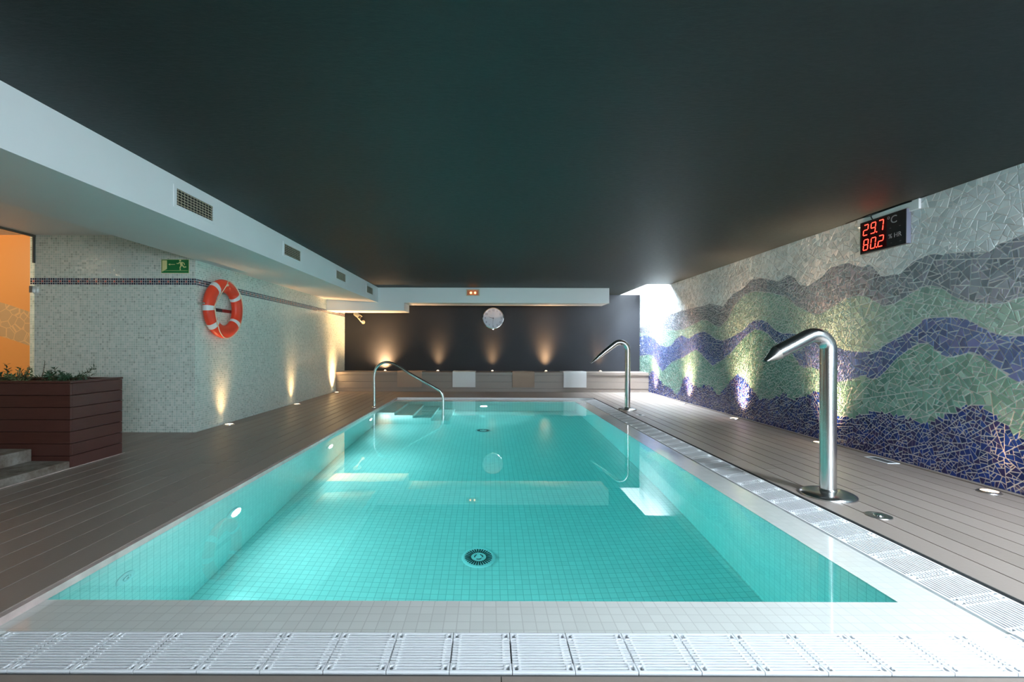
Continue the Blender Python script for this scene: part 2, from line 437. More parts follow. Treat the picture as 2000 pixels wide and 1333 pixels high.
def cz(c, y):
    if y <= c[0][0]:
        d = c[0][0] - y
        return c[0][1] + .12*math.sin(d*1.9) * min(1, d*2) - .02*d
    if y >= c[-1][0]: return c[-1][1]
    lo, hi = 0, len(c)-1
    while hi - lo > 1:
        k = (lo+hi)//2
        if c[k][0] <= y: lo = k
        else: hi = k
    a, b = c[lo], c[hi]; t = (y-a[0])/(b[0]-a[0]+1e-9); return a[1] + (b[1]-a[1])*t
def parea(p): return abs(sum(p[i][0]*p[(i+1)%len(p)][1] - p[(i+1)%len(p)][0]*p[i][1] for i in range(len(p))))/2
def clip(p, nx, ny, d):          # keep nx*x+ny*y >= d
    out = []; n = len(p)
    for i in range(n):
        a, b = p[i], p[(i+1)%n]; da = nx*a[0]+ny*a[1]-d; db = nx*b[0]+ny*b[1]-d
        if da >= 0: out.append(a)
        if (da > 0 > db) or (da < 0 < db):
            t = da/(da-db); out.append((a[0]+(b[0]-a[0])*t, a[1]+(b[1]-a[1])*t))
    return out
def inset(p, g):
    n = len(p)
    s = sum(p[i][0]*p[(i+1)%n][1] - p[(i+1)%n][0]*p[i][1] for i in range(n))
    sg = 1 if s > 0 else -1; q = list(p)
    for i in range(n):
        a, b = p[i], p[(i+1)%n]; dx, dy = b[0]-a[0], b[1]-a[1]; L = math.hypot(dx, dy)
        if L < 1e-6: continue
        nx, ny = -dy/L*sg, dx/L*sg
        q = clip(q, nx, ny, nx*a[0]+ny*a[1]+g)
        if len(q) < 3: return None
    return q
PAL = [
  [(.60,.64,.65),(.55,.60,.61),(.65,.68,.68)],
  [(.20,.22,.25),(.24,.26,.29),(.17,.19,.215),(.26,.26,.30)],
  [(.26,.37,.31),(.30,.42,.35),(.23,.34,.29),(.33,.44,.38)],
  [(.075,.115,.26),(.095,.14,.29),(.065,.095,.22),(.11,.13,.29)],
  [(.14,.28,.225),(.17,.32,.26),(.12,.24,.20),(.22,.35,.30)],
  [(.006,.024,.16),(.006,.018,.11),(.008,.034,.20),(.022,.020,.10)],
]
def target(y, z, band):
    if band == 5: return .0014
    if band == 0: return .0032
    return .0029 if y < 4.6 else .0017
def build_mosaic():
    rnd = random.Random(5)
    z0, z1 = .045, ZC
    todo = []; y = YR + .005
    while y < YB - .01:
        y2 = min(y + .5, YB - .005); todo.append([(y, z0), (y2, z0), (y2, z1), (y, z1)]); y = y2
    # merge strips by splitting a single large rectangle instead (no visible strip seams)
    todo = [[(YR+.005, z0), (YB-.005, z0), (YB-.005, z1), (YR+.005, z1)]]
    leaves = []
    def band_of(c):
        for i, cv in enumerate(CURVES):
            if c[1] > cz(cv, c[0]): return i
        return 5
    while todo:
        p = todo.pop(); A = parea(p)
        cx = sum(a[0] for a in p)/len(p); cy = sum(a[1] for a in p)/len(p)
        b = band_of((cx, cy))
        if A < target(cx, cy, b) * rnd.uniform(.45, 1.9): leaves.append(p); continue
        # axis of greatest spread
        sxx = sum((a[0]-cx)**2 for a in p); syy = sum((a[1]-cy)**2 for a in p); sxy = sum((a[0]-cx)*(a[1]-cy) for a in p)
        th = .5*math.atan2(2*sxy, sxx-syy) + rnd.gauss(0, .42 if A < .03 else .25)
        nx, ny = math.cos(th), math.sin(th)
        d = nx*cx + ny*cy + rnd.uniform(-.12, .12)*math.sqrt(A)
        p1, p2 = clip(p, nx, ny, d), clip(p, -nx, -ny, -d)
        if len(p1) < 3 or len(p2) < 3: leaves.append(p); continue
        todo += [p1, p2]
    # smooth outlines where one colour meets another: cut the tiles on the line
    for ci, smoothcut in ((0, True), (1, True), (2, True), (3, True)):
        cv = CURVES[ci]; nl = []
        for p in leaves:
            s = [a[1] - cz(cv, a[0]) for a in p]
            if min(s) < -.004 and max(s) > .004:
                ys = [a[0] for a in p]; a0, a1 = min(ys), max(ys)
                k0, k1 = cz(cv, a0), cz(cv, a1); L = math.hypot(a1-a0, k1-k0)
                nx, ny = -(k1-k0)/L, (a1-a0)/L
                d = nx*(a0+a1)/2 + ny*cz(cv, (a0+a1)/2)
                for q in (clip(p, nx, ny, d), clip(p, -nx, -ny, -d)):
                    if len(q) >= 3 and parea(q) > .00012: nl.append(q)
            else: nl.append(p)
        leaves = nl
    vs, fs, cols = [], [], []
    # grout bed
    vs += [(XR, YR, -.1), (XR, YB, -.1), (XR, YB, ZC), (XR, YR, ZC), (XR+.2, YR, -.1), (XR+.2, YB, -.1), (XR+.2, YB, ZC), (XR+.2, YR, ZC)]
    fs += [(0,1,2,3), (7,6,5,4), (0,3,7,4), (2,1,5,6), (3,2,6,7), (1,0,4,5)]; cols += [(.70,.67,.65,0.0)]*6
    for p in leaves:
        cx = sum(a[0] for a in p)/len(p); cy = sum(a[1] for a in p)/len(p)
        b = band_of((cx, cy))
        g = rnd.uniform(.0026, .0046) * (1.0 if b else .8)
        q = inset(p, g)
        if not q or parea(q) < 6e-5: continue
        # drop near-duplicate corners
        q2 = [q[0]]
        for a in q[1:]:
            if math.hypot(a[0]-q2[-1][0], a[1]-q2[-1][1]) > .0015: q2.append(a)
        if math.hypot(q2[0][0]-q2[-1][0], q2[0][1]-q2[-1][1]) < .0015: q2.pop()
        if len(q2) < 3: continue
        t = inset(q2, .0012)
        if not t or len(t) != len(q2): t = [(cx+(a[0]-cx)*.95, cy+(a[1]-cy)*.95) for a in q2]
        n = len(q2); base = len(vs)
        ax, ay = rnd.gauss(0, .012), rnd.gauss(0, .012)
        for a in q2: vs.append((XR+.001, a[0], a[1]))
        for a in t: vs.append((XR-.004 + ax*(a[0]-cx) + ay*(a[1]-cy), a[0], a[1]))
        c = rnd.choice(PAL[b]); k = rnd.uniform(.85, 1.15)
        col = tuple(min(1, x*k) for x in c) + (1.0,)
        fs.append(tuple(base+n+i for i in range(n-1, -1, -1))); cols.append(col)
        for i in range(n):
            j = (i+1) % n; fs.append((base+i, base+n+i, base+n+j, base+j)); cols.append(col)
    me = bpy.data.meshes.new('wall_right'); me.from_pydata(vs, [], fs)
    at = me.attributes.new('tile', 'FLOAT_COLOR', 'FACE')
    at.data.foreach_set('color', [x for c in cols for x in c])
    q = NT('broken_tile_mosaic'); an = q.n('ShaderNodeAttribute', attribute_name='tile')
    q.P(color=an.outputs['Color'], rough=q.math('MULTIPLY_ADD', an.outputs['Alpha'], -.55, .8), spec=.5)
    me.materials.append(q.m)
    bm = bmesh.new(); bm.from_mesh(me)
    for f in bm.faces:      # tile tops must face the room
        if f.index >= 6 and abs(f.normal.x) > .8 and f.normal.x > 0: f.normal_flip()
    bm.to_mesh(me); bm.free()
    o = bpy.data.objects.new('wall_right', me); COL.objects.link(o)
    print('mosaic tiles', len(leaves))
    return struct(o, 'side wall of broken tile mosaic with wavy bands of blue, green and grey')
build_mosaic()

# ------------------------------------------------------------------ decks
def boards(name, lab, x_lines, y0, y1, along='y', gap=.007, clipx=None, seed=1, top=ZD):
    rnd = random.Random(seed); vs, fs, vals = [], [], []
    m = MB(); vals = []
    for a, b in zip(x_lines[:-1], x_lines[1:]):
        cuts = [y0]; c = y0 + rnd.uniform(.8, 2.6)
        while c < y1 - .5: cuts.append(c); c += 2.6
        cuts.append(y1)
        for c0, c1 in zip(cuts[:-1], cuts[1:]):
            g = gap/2; v = rnd.random()
            e = .001
            A, B_, C0, C1_ = a+g, b-g, c0+(.0015 if c0 > y0 else 0), c1-(.0015 if c1 < y1 else 0)
            if along == 'y':
                prof = [(A, top-.03), (B_, top-.03), (B_, top-e), (B_-e, top), (A+e, top), (A, top-e)]
                m.prism(prof, C0, C1_, 'xz')
            else:
                prof = [(A, top-.03), (B_, top-.03), (B_, top-e), (B_-e, top), (A+e, top), (A, top-e)]
                m.prism(prof, C0, C1_, 'yz')
            vals += [v]*8
    # black bearer layer under the boards
    if along == 'y': m.box(x_lines[0], x_lines[-1], y0, y1, top-.06, top-.031, mi=1)
    else: m.box(y0, y1, x_lines[0], x_lines[-1], top-.06, top-.031, mi=1)
    vals += [0]*6
    o = m.build(name, [M['deck'], M['dark_gap']], smooth=False, recalc=False)
    bm = bmesh.new(); bm.from_mesh(o.data); bmesh.ops.recalc_face_normals(bm, faces=bm.faces); bm.to_mesh(o.data); bm.free()
    at = o.data.attributes.new('board', 'FLOAT', 'FACE'); at.data.foreach_set('value', vals)
    return struct(o, lab)
XDL = -1.845   # left deck edge
left_lines = [XDL] + [-1.865-.155*k for k in range(1, 11)] + [XL]
left_lines = sorted(set(l for l in left_lines if l >= XL))
boards('floor', 'taupe deck boards along the left side of the pool', left_lines, 1.47, 10.37, seed=3)
boards('floor', 'taupe deck boards between planter and mosaic wall', sorted([XL-.155*k for k in range(0, 14)]), 3.70, 5.37, seed=4)
XDR = 2.155
right_lines = [XDR] + [2.325+.149*k for k in range(0, 9)] + [XR]
boards('floor', 'taupe deck boards between the overflow grates and the mosaic wall', right_lines, YR, 10.37, seed=5)
boards('floor', 'taupe deck boards between pool end and bench', [9.215+.1443*k for k in range(0, 9)], XDL, XDR, along='x', seed=6)
boards('floor', 'taupe deck boards at the near end of the pool', [YR+.1483*k for k in range(0, 31)], XL, XDR, along='x', seed=7, gap=.004, top=.004)
m = MB(); m.box(-9.0, XL, YR, 3.70, -.1, .03); m.box(-9.0, XL-2.02, 3.70, 5.37, -.1, .03)
struct(m.build('floor', M['step'], smooth=False), 'floor of the side room')
m = MB(); m.box(XL-.1, XR+.1, YR, YB, -1.5, -1.42)
struct(m.build('floor', M['dark_gap'], smooth=False), 'slab under the pool')
# thin pale trim between left deck and the steps, narrow deck-coloured strip at the mosaic foot
m = MB(); m.box(XL-.006, XL+.004, 1.47, 4.33, ZD-.02, ZD+.005)
struct(m.build('trim_5', M['riser'], smooth=False), 'thin pale metal strip at the foot of the steps and planter')
m = MB(); m.box(XR-.03, XR-.001, YR, 10.37, ZD, ZD+.010)
struct(m.build('baseboard_right', M['deck'], smooth=False), 'narrow strip at the foot of the mosaic wall')

# ------------------------------------------------------------------ pool basin
m = MB()
t = .25
m.box(PX0-t, PX1+t+.3, PY0-t-.2, PY1+t+.2, ZP-.1, ZP)                       # bottom
m.box(PX0-t, PX0, PY0-.30, PY1+.3, ZP, -.002)                                 # left wall
m.box(PX1, 1.915, PY0-.21, PY1+.21, ZP, -.010)                               # right wall = coping shelf
m.box(PX0, PX1, PY0-.21, PY0, ZP, -.010)                                     # near wall
m.box(PX0, PX1, PY1, PY1+.20, ZP, -.010)                                     # far wall
basin = struct(m.build('pool_basin', M['pool_tile'], smooth=False), 'white tiled pool basin')
m = MB()
m.box(PX1+.0, 1.912, 1.672, 9.008, -.0098, .0015)
m.box(PX0, PX1, 1.672, PY0+.0, -.0098, .0015); m.box(PX0, PX1, PY1, 9.008, -.0098, .0015)
struct(m.build('pool_coping', M['coping_tile'], smooth=False), 'flat white tiled pool edge just under the water')
m = MB(); m.box(PX0-.03, PX0, 1.66, 9.215, -.0015, ZD-.004)
struct(m.build('pool_edge', M['riser'], smooth=False), 'stained white vertical edge under the deck boards')
m = MB(); m.box(PX0, XDR, 9.205, 9.214, -.12, ZD-.004)
struct(m.build('pool_edge', M['plastic'], smooth=False), 'white vertical edge below the far deck boards')
# water body: its sides run inside the tiled walls
m = MB(); m.box(PX0-.0005, PX1+.0005, PY0-.0005, PY1+.0005, ZP-.05, 0.0)
wt = struct(m.build('water', M['water'], smooth=False), 'clear turquoise pool water')
wt.cycles.is_caustics_caster = True
basin.cycles.is_caustics_receiver = True
# entry steps in the far left corner
for i in range(4):
    m = MB(); x0 = PX0 + .30*i; m.box(x0, x0+.30, 7.45, PY1, ZP, -.16-.24*i)
    struct(m.build('pool_step', M['pool_tile'], smooth=False), 'white tiled underwater pool step').cycles.is_caustics_receiver = True
# overflow channel
m = MB()
m.box(PX0-.03, XDR+.0, 1.455, 1.66, -.14, -.12); m.box(1.92, XDR, 1.66, 9.215, -.14, -.12); m.box(PX0-.03, 1.92, 9.01, 9.215, -.14, -.12)
m.box(XDR, XDR+.02, 1.455, 9.215, -.14, ZD-.001)
m.box(PX0-.03, XDR, 1.452, 1.460, -.14, -.002)
struct(m.build('overflow_channel', M['channel'], smooth=False), 'overflow channel under the grates')

# ------------------------------------------------------------------ overflow grates
def grate_mesh():
    L, W = .2035, .200       # module length (x), width (y)
    m = MB(); n = 15; p = W/n
    for k in range(n):
        y = -W/2 + p*(k+.5)
        end = k < 2 or k > n-3
        x = L/2 - (.018 if end else .0025)
        m.prism([(y-.0030, 0), (y+.0030, 0), (y+.001, -.018), (y-.001, -.018)], -x, x, 'yz')
    for sx in (-1, 1):
        m.box(sx*.076-.004, sx*.076+.004, -W/2+.002, W/2-.002, -.03, -.0012)
        for e in (-1, 1):     # interlocking end hooks
            yy = e*(W/2 - .020)
            m.box(sx*(L/2-.024)-.003, sx*(L/2-.024)+.003, yy-.018, yy+.018, -.02, .0006)
            m.box(sx*(L/2-.0045)-.0035, sx*(L/2-.0045)+.0035, yy-.018, yy+.018, -.02, .0006)
            m.box(sx*(L/2-.013)-.009, sx*(L/2-.013)+.009, yy-.003 - e*.012, yy+.003 - e*.012, -.02, .0006)
    m.box(-L/2+.001, L/2-.001, -W/2, -W/2+.007, -.02, .0004)
    m.box(-L/2+.001, L/2-.001, W/2-.007, W/2, -.02, .0004)
    return m.build('overflow_grate', M['plastic'], smooth=False)
ORD = ['first','second','third','fourth','fifth','sixth','seventh','eighth','ninth','tenth','eleventh','twelfth','thirteenth','fourteenth','fifteenth','sixteenth','seventeenth','eighteenth','nineteenth','twentieth','twenty-first','twenty-second','twenty-third','twenty-fourth','twenty-fifth','twenty-sixth','twenty-seventh','twenty-eighth','twenty-ninth','thirtieth','thirty-first','thirty-second','thirty-third','thirty-fourth','thirty-fifth','thirty-sixth','thirty-seventh','thirty-eighth']
g0 = grate_mesh()
first = True
def put_grate(loc, rot, label, group):
    global first
    if first: o = g0; first = False
    else: o = g0.copy(); COL.objects.link(o)
    o.location = loc; o.rotation_euler = rot
    tag(o, label, 'drain grate', group)
x = 1.920 - .204/2
gx = []
while x > PX0 - .02: gx.append(x); x -= .204
gx = gx[::-1]
for i, x in enumerate(gx):
    put_grate((x, 1.568, .003), (0, 0, 0), 'white slatted overflow grate, %s from the left in the near row' % ORD[i], 'overflow grates along the near edge')
tilt = math.atan2(.032, .205)
n = int((9.19-1.672)/.204)
grot = (Matrix.Rotation(-tilt, 3, 'Y') @ Matrix.Rotation(R(90), 3, 'Z')).to_euler()
for i in range(n):
    put_grate((2.031, 1.676+.102+.204*i, .017), grot, 'white slatted overflow grate, %s from the near end in the row under the steel spouts' % ORD[i], 'overflow grates along the right edge')
for i in range(18):
    put_grate((PX0+.115+.204*i, 9.108, .003), (0, 0, 0), 'white overflow grate, %s from the left in the far row before the bench' % ORD[i], 'overflow grates along the far edge')
m = MB(); m.box(1.925, XDR-.004, 1.462, 1.672, -.02, .006)
m.prism([(1.926, 1.47), (1.94, 1.46), (XDR-.01, 1.46), (XDR-.004, 1.47), (XDR-.004, 1.66), (1.95, 1.672), (1.926, 1.66)], .006, .009, 'xy')
o = m.build('corner_plate', M['plastic'], smooth=False)
tag(o, 'smooth white corner plate where the near and right grate rows meet', 'drain cover')

# ------------------------------------------------------------------ bench with towels
b = thing('bench', 'long low bench clad in taupe boards along the dark end wall', 'bench', (0, 10.7, ZD))
def bboards(name, boxes):
    m = MB(); vals = []
    for bx in boxes: m.box(*bx); vals += [random.random()]*6
    o = m.build(name, M['deck'], parent=b, smooth=False, recalc=False)
    at = o.data.attributes.new('board', 'FLOAT', 'FACE'); at.data.foreach_set('value', vals); return o
f0 = 10.37-10.7
bboards('seat', [(XL+.002, XR-.002, f0-.012+.1*k, f0+.085+.1*k, .385, .445) for k in range(6)] + [(XL+.002, XR-.002, f0+.588, YB-10.7-.001, .385, .445)])
bboards('front_board', [(XL+.002, XR-.002, f0, f0+.02, .232, .380)])
bboards('front_board', [(XL+.002, XR-.002, f0, f0+.02, .080, .228)])
m = MB(); m.box(XL+.002, XR-.002, f0+.022, f0+.04, 0.001, .385)
m.build('backing', M['dark_gap'], parent=b, smooth=False)
bboards('plinth', [(XL+.002, XR-.002, f0+.006, f0+.021, .002, .076)])

def towel(x, wd, drop, mat, label, skew, seed):
    rnd = random.Random(seed)
    t = thing('towel', label, 'towel', (x, 10.36, ZD+.445), group='folded towels over the bench edge')
    # profile (y, z) of the cloth: lies on the seat, rolls over the edge and hangs
    for lay, nm in ((0, 'front_fold'), (1, 'under_fold')):
        off = .016 if lay == 0 else .004; th = .011
        prof = [(.24, off), (.02, off)]
        for k in range(1, 6):
            a = R(90*k/6); prof.append((.02 - (.022+off)*math.sin(a), off - (.022+off)*(1-math.cos(a))))
        prof += [(-.004-off-.001*0, -.05), (-.006-off, -.12), (-.004-off, -(drop - .012*lay))]
        m = MB(); nx = 12; cols = []
        for i in range(nx+1):
            u = i/nx; xx = (u-.5)*(wd - .012*lay)
            for j, (yy, zz) in enumerate(prof):
                wob = .0025*math.sin(u*9+seed+j*.5)
                sx = skew * (yy/.24) * .10 if yy > 0 else 0
                cols.append((xx + sx, yy - abs(wob) if zz < -.02 else yy, zz + (wob if zz >= -.02 else 0)))
        nj = len(prof); V = cols[:]; inner = []
        for i in range(nx+1):
            for j in range(nj):
                a = Vector(V[i*nj+j]); j0, j1 = max(j-1, 0), min(j+1, nj-1)
                d = Vector(V[i*nj+j1]) - Vector(V[i*nj+j0]); nrm = Vector((0, d.z, -d.y)).normalized()
                inner.append(tuple(a - nrm*th*(-1)))
        fs = []; N0 = len(V)
        for i in range(nx):
            for j in range(nj-1):
                a = i*nj+j; fs.append((a, a+1, a+nj+1, a+nj)); fs.append((N0+a, N0+a+nj, N0+a+nj+1, N0+a+1))
        for j in range(nj-1):
            fs.append((j, N0+j, N0+j+1, j+1)); a = nx*nj+j; fs.append((a, a+1, N0+a+1, N0+a))
        for i in range(nx):
            a = i*nj; fs.append((a, a+nj, N0+a+nj, N0+a)); a = i*nj+nj-1; fs.append((a, N0+a, N0+a+nj, a+nj))
        m.add(V + inner, fs); m.build(nm, mat, parent=t, ang=60)
towel(-1.765, .56, .335, M['towel_beige'], 'beige folded towel on the bench behind the pool handrail', .6, 1)
towel(-.53, .52, .335, M['towel_white'], 'white folded towel on the bench left of the wall clock', .1, 2)
towel(.82, .50, .335, M['towel_beige'], 'beige folded towel on the bench right of the wall clock', -.3, 3)
towel(1.99, .52, .335, M['towel_white'], 'white folded towel on the bench beside the far steel spout', -.5, 4)

# ------------------------------------------------------------------ recessed uplights
def uplight(name, loc, tiltdir, label, group, power, half=34, r=.065, dome=1.0, col=WARM, focus=14):
    t = thing(name, label, 'light', loc, group=group)
    m = MB(); m.lathe([(r*.72, .000), (r*.72, .012), (r*.80, .014), (r, .006), (r*1.02, .0)], 28)
    m.build('bezel', M['steel_rough'], parent=t)
    m = MB(); m.lathe([(r*.71, .001), (r*.71, .008), (r*.35, .001+.0095*dome), (0, .001+.010*dome)], 24)
    m.build('lens', M['lens_warm'], parent=t)
    light('beam', 'SPOT', (0, 0, .03), power, col, target=tiltdir, parent=t, focus=focus, spot_size=R(half*2), spot_blend=.6, shadow_soft_size=.018)
    return t
g = 'uplights along the pale mosaic wall'
for Y, lb, pw in ((5.9, 'round deck uplight at the pale mosaic wall, nearest the lifebuoy', 30), (8.0, 'round deck uplight halfway along the pale mosaic wall', 45), (10.12, 'round deck uplight at the pale mosaic wall beside the bench end', 300)):
    uplight('deck_uplight', (-3.345, Y, ZD), (-.10, 0, 1), lb, g, pw, 50, focus=18)
g = 'uplights along the blue mosaic wall'
for Y, lb in ((3.22, 'round deck uplight at the mosaic wall, nearest and largest in the photo'), (4.88, 'round deck uplight at the mosaic wall, hidden behind the near steel spout'), (6.54, 'round deck uplight at the mosaic wall under the tall blue peak'), (8.28, 'round deck uplight at the mosaic wall under the narrow blue peak'), (9.95, 'round deck uplight at the mosaic wall beside the bench end')):
    uplight('deck_uplight', (3.555, Y, ZD), (.12, 0, 1), lb, g, {3.22: 14.0, 4.88: 480, 6.54: 460, 8.28: 420}.get(Y, 300), 60, col=(1.0, .60, .36), focus=18)
g = 'uplights on the bench'
for i, (x, pw) in enumerate(((-2.44, 560), (-1.18, 170), (.12, 150), (1.40, 400), (2.70, 80))):
    lb = ['small round bench uplight at far left, behind the pool handrail', 'small round bench uplight between the first beige and first white towel', 'small round bench uplight directly under the clock', 'small round bench uplight between the second beige and last white towel', 'small round bench uplight behind the tip of the far steel spout'][i]
    uplight('bench_uplight', (x, 10.86, ZD+.445), (-.22 if i == 0 else 0, .12, 1), lb, g, pw, 80 if i == 0 else 55, focus=4 if i == 0 else 14, r=.045, dome=2.6)

# ------------------------------------------------------------------ underwater lights, drains
def pool_lamp(loc, axis, label, power):
    t = thing('pool_light', label, 'light', loc, group='underwater pool lights')
    q = Vector(axis).to_track_quat('Z', 'Y').to_matrix().to_4x4()
    m = MB(); m.lathe([(.085, 0), (.085, .008), (.075, .014), (.040, .016), (.040, .004)], 32, q); m.build('bezel', M['plastic'], parent=t)
    m = MB(); m.lathe([(.039, .004), (.039, .010), (.0, .013)], 24, q); m.build('lens', M['lens_pool'], parent=t)
    light('beam', 'AREA', Vector(axis)*.02, power, (.90, 1.0, 1.0), target=axis, parent=t, shape='DISK', size=.12)
pool_lamp((PX0, 3.27, -.435), (1, 0, 0), 'underwater light nearest the viewer on the left pool wall', 6)
pool_lamp((PX0, 5.24, -.435), (1, 0, 0), 'underwater light halfway along the left pool wall', 10)
pool_lamp((PX0, 7.05, -.435), (1, 0, 0), 'underwater light beside the entry steps on the left pool wall', 7)
pool_lamp((-.07, PY1, -.60), (0, -1, 0), 'underwater light on the far pool wall below the clock', 13)
pool_lamp((-.9, PY0, -.435), (0, 1, 0), 'added unseen underwater light on the near pool wall, left one below the viewer', 3.5)  # added lamp, out of view, to brighten the pool floor
pool_lamp((.35, PY0, -.435), (0, 1, 0), 'added unseen underwater light on the near pool wall, right one below the viewer', 4)  # second added lamp out of view, also there to light the floor
def pool_inlet(loc, label):
    t = thing('water_inlet', label, 'pool inlet', loc)
    q = Vector((1,0,0)).to_track_quat('Z', 'Y').to_matrix().to_4x4()
    m = MB(); m.lathe([(.060, 0), (.060, .006), (.050, .011), (.028, .010), (.028, .003)], 28, q); m.build('flange', M['plastic'], parent=t)
    m = MB(); m.lathe([(.020, .003), (.020, .012), (.010, .014), (.010, .004), (0, .004)], 20, q); m.build('nozzle', M['plastic'], parent=t)
pool_inlet((PX0, 2.29, -.30), 'small round white water inlet on the left pool wall near the viewer')
def pool_drain(loc, label):
    t = thing('pool_drain', label, 'drain', loc, group='drains on the pool floor')
    m = MB(); m.lathe([(.125, 0), (.122, .010), (.108, .014), (.106, .010), (0.0, .010)], 40)
    m.build('flange', M['plastic'], parent=t)
    m = MB()
    for k in range(30):
        a = 2*PI*k/30; Mx = Matrix.Rotation(a, 4, 'Z'); m.box(.055, .100, -.0042, .0042, .0100, .0125, M=Mx)
    for k in range(3):
        pts = [(.030*math.cos(R(a)), .030*math.sin(R(a)), .012) for a in range(120*k, 120*k+80, 10)]; m.tube(pts, .003, 6)
    m.build('slots', M['dark_metal'], parent=t)
    m = MB(); m.lathe([(.024, .010), (.022, .016), (0, .017)], 20); m.build('cap', M['plastic'], parent=t)
pool_drain((-.06, 3.34, ZP), 'round slotted drain on the pool floor, the near one')
pool_drain((-.06, 7.0, ZP), 'round slotted drain on the pool floor, the far one')

t = thing('inspection_frame', 'thin white rectangular frame set flush in the deck against the mosaic wall', 'floor hatch', (3.58, 4.13, ZD))
m = MB(); m.box(-.055, .055, -.125, -.112, .0005, .005); m.box(-.055, .055, .112, .125, .0005, .005); m.box(-.055, -.042, -.112, .112, .0005, .005); m.box(.042, .055, -.112, .112, .0005, .005)
m.build('frame', M['plastic'], parent=t, smooth=False)
m = MB(); m.box(-.0418, .0418, -.1118, .1118, .0005, .003); m.build('lid', M['channel'], parent=t, smooth=False)

# ------------------------------------------------------------------ steel showers and handrail
def smooth_path(pts, n=8):
    out = []
    P = [Vector(p) for p in pts]
    for i in range(len(P)-1):
        p0, p1, p2, p3 = P[max(i-1,0)], P[i], P[i+1], P[min(i+2, len(P)-1)]
        for k in range(n):
            t = k/n; out.append(.5*((2*p1)+(-p0+p2)*t+(2*p0-5*p1+4*p2-p3)*t*t+(-p0+3*p1-3*p2+p3)*t**3))
    out.append(P[-1]); return out
def flange(t, r, h, pr):
    m = MB(); m.lathe([(r, 0), (r, .008), (r*.97, .016), (r*.85, h*.72), (r*.62, h), (pr*1.12, h*1.08), (pr*1.02, h*1.35), (pr*.9, h*1.36), (pr*.9, .002)], 56)
    m.build('base_flange', M['steel'], parent=t)
# near one: round pipe with a tapering nozzle
t = thing('water_spout', 'tall curved steel water spout in front of the mosaic, nearest the viewer', 'pool fountain', (2.355, 3.144, ZD), group='steel water spouts')
flange(t, .168, .036, .050)
r0 = .0500
bx, bz, br = -.098, 1.008, .098
path = [(0, 0, .03), (0, 0, .35), (0, 0, .7), (0, 0, .92)] + arc(bx, bz, br, 0, 118, 14)
last = Vector(path[-1]); d = Vector((-math.cos(R(28)), 0, -math.sin(R(28))))
path += [tuple(last + d*s) for s in (.08, .16, .235)]
m = MB(); m.tube(path, r0, 40, cap=True); m.build('pipe', M['steel'], parent=t, ang=50)
p0 = last + d*.232; m = MB()
d2 = (d + Vector((0, 0, -.12))).normalized()
m.tube([p0, p0 + d2*.012, p0 + d2*.07, p0 + d2*.105], [r0*1.0, r0*.97, r0*.50, r0*.26], 32, flat=[(1,1),(1,1),(1.5,.9),(1.9,.8)])
m.build('nozzle', M['steel_rough'], parent=t, ang=50)
m = MB(); m.tube([p0 + d2*.104, p0 + d2*.108], [r0*.20, r0*.20], 24, flat=[(1.9,.8),(1.9,.8)]); m.build('outlet', M['black'], parent=t)
# far one: pipe flattened into a long scooped blade
t = thing('water_spout', 'slender steel water spout with a long flattened lip at the far end of the pool', 'pool fountain', (2.30, 7.46, ZD), group='steel water spouts')
flange(t, .150, .032, .044)
r1 = .044
path = [(0, 0, .03), (0, 0, .35), (0, 0, .75), (0, 0, .93)] + arc(-.13, .975, .13, 0, 128, 14)
last = Vector(path[-1]); d = Vector((-math.cos(R(38)), 0, -math.sin(R(38))))
L1 = .50
ex = [.12, .24, .34, .42, .50]; rr = [1, 1, 1, .95, .75, .35]
pts = path + [tuple(last + d*s) for s in ex]
rad = [r1]*len(path) + [r1]*len(ex)
fl = [(1, 1)]*len(path) + [(1.05, .95), (1.15, .85), (1.3, .70), (1.45, .50), (1.5, .18)]
m = MB(); m.tube(pts, rad, 32, flat=fl); m.build('pipe', M['steel'], parent=t, ang=50)
e = last + d*.43
m = MB(); m.tube([e + Vector((0,0,-.021)), e + d*.065 + Vector((0,0,-.012))], [r1*.9, r1*.9], 24, flat=[(1.25,.22),(1.3,.12)]); m.build('outlet', M['black'], parent=t)
# flush push plates
for (x, y, lb) in ((2.375, 2.76, 'small round steel push button set in the deck in front of the near steel spout'), (2.30, 6.85, 'small round steel push button set in the deck by the far steel spout')):
    t = thing('push_button', lb, 'button', (x, y, ZD), group='push buttons beside the spouts')
    m = MB(); m.lathe([(.068, 0), (.066, .004), (.040, .005), (.040, .003), (0, .003)], 32); m.build('plate', M['steel_rough'], parent=t)
    m = MB(); m.lathe([(.026, .003), (.024, .009), (0, .010)], 24); m.build('button', M['chrome'], parent=t)
# handrail
t = thing('handrail', 'bent stainless steel handrail over the entry steps of the pool', 'handrail', (-1.90, 7.65, ZD))
def hp(px, py): return ((px-VX)/F*7.65 + 1.90, 0, H-(py-VY)/F*7.65 - ZD)
path = [(0, 0, 0.002), (0, 0, .30), hp(731, 745), hp(731, 735), hp(733, 724), hp(739, 715), hp(748, 710), hp(757, 708.5), hp(767, 711), hp(779, 717), hp(800, 730), hp(830, 747), hp(851, 759), hp(859, 764), hp(864, 771), hp(866, 780), hp(866, 795)]
e = hp(866, 795); path += [(e[0], 0, -.35), (e[0], 0, -.66)]
m = MB(); m.tube(smooth_path(path, 5), .0215, 24); m.build('rail', M['steel'], parent=t, ang=60)
m = MB(); m.lathe([(.045, 0), (.044, .008), (.026, .014), (.022, .02)], 28); m.build('floor_collar', M['steel'], parent=t)

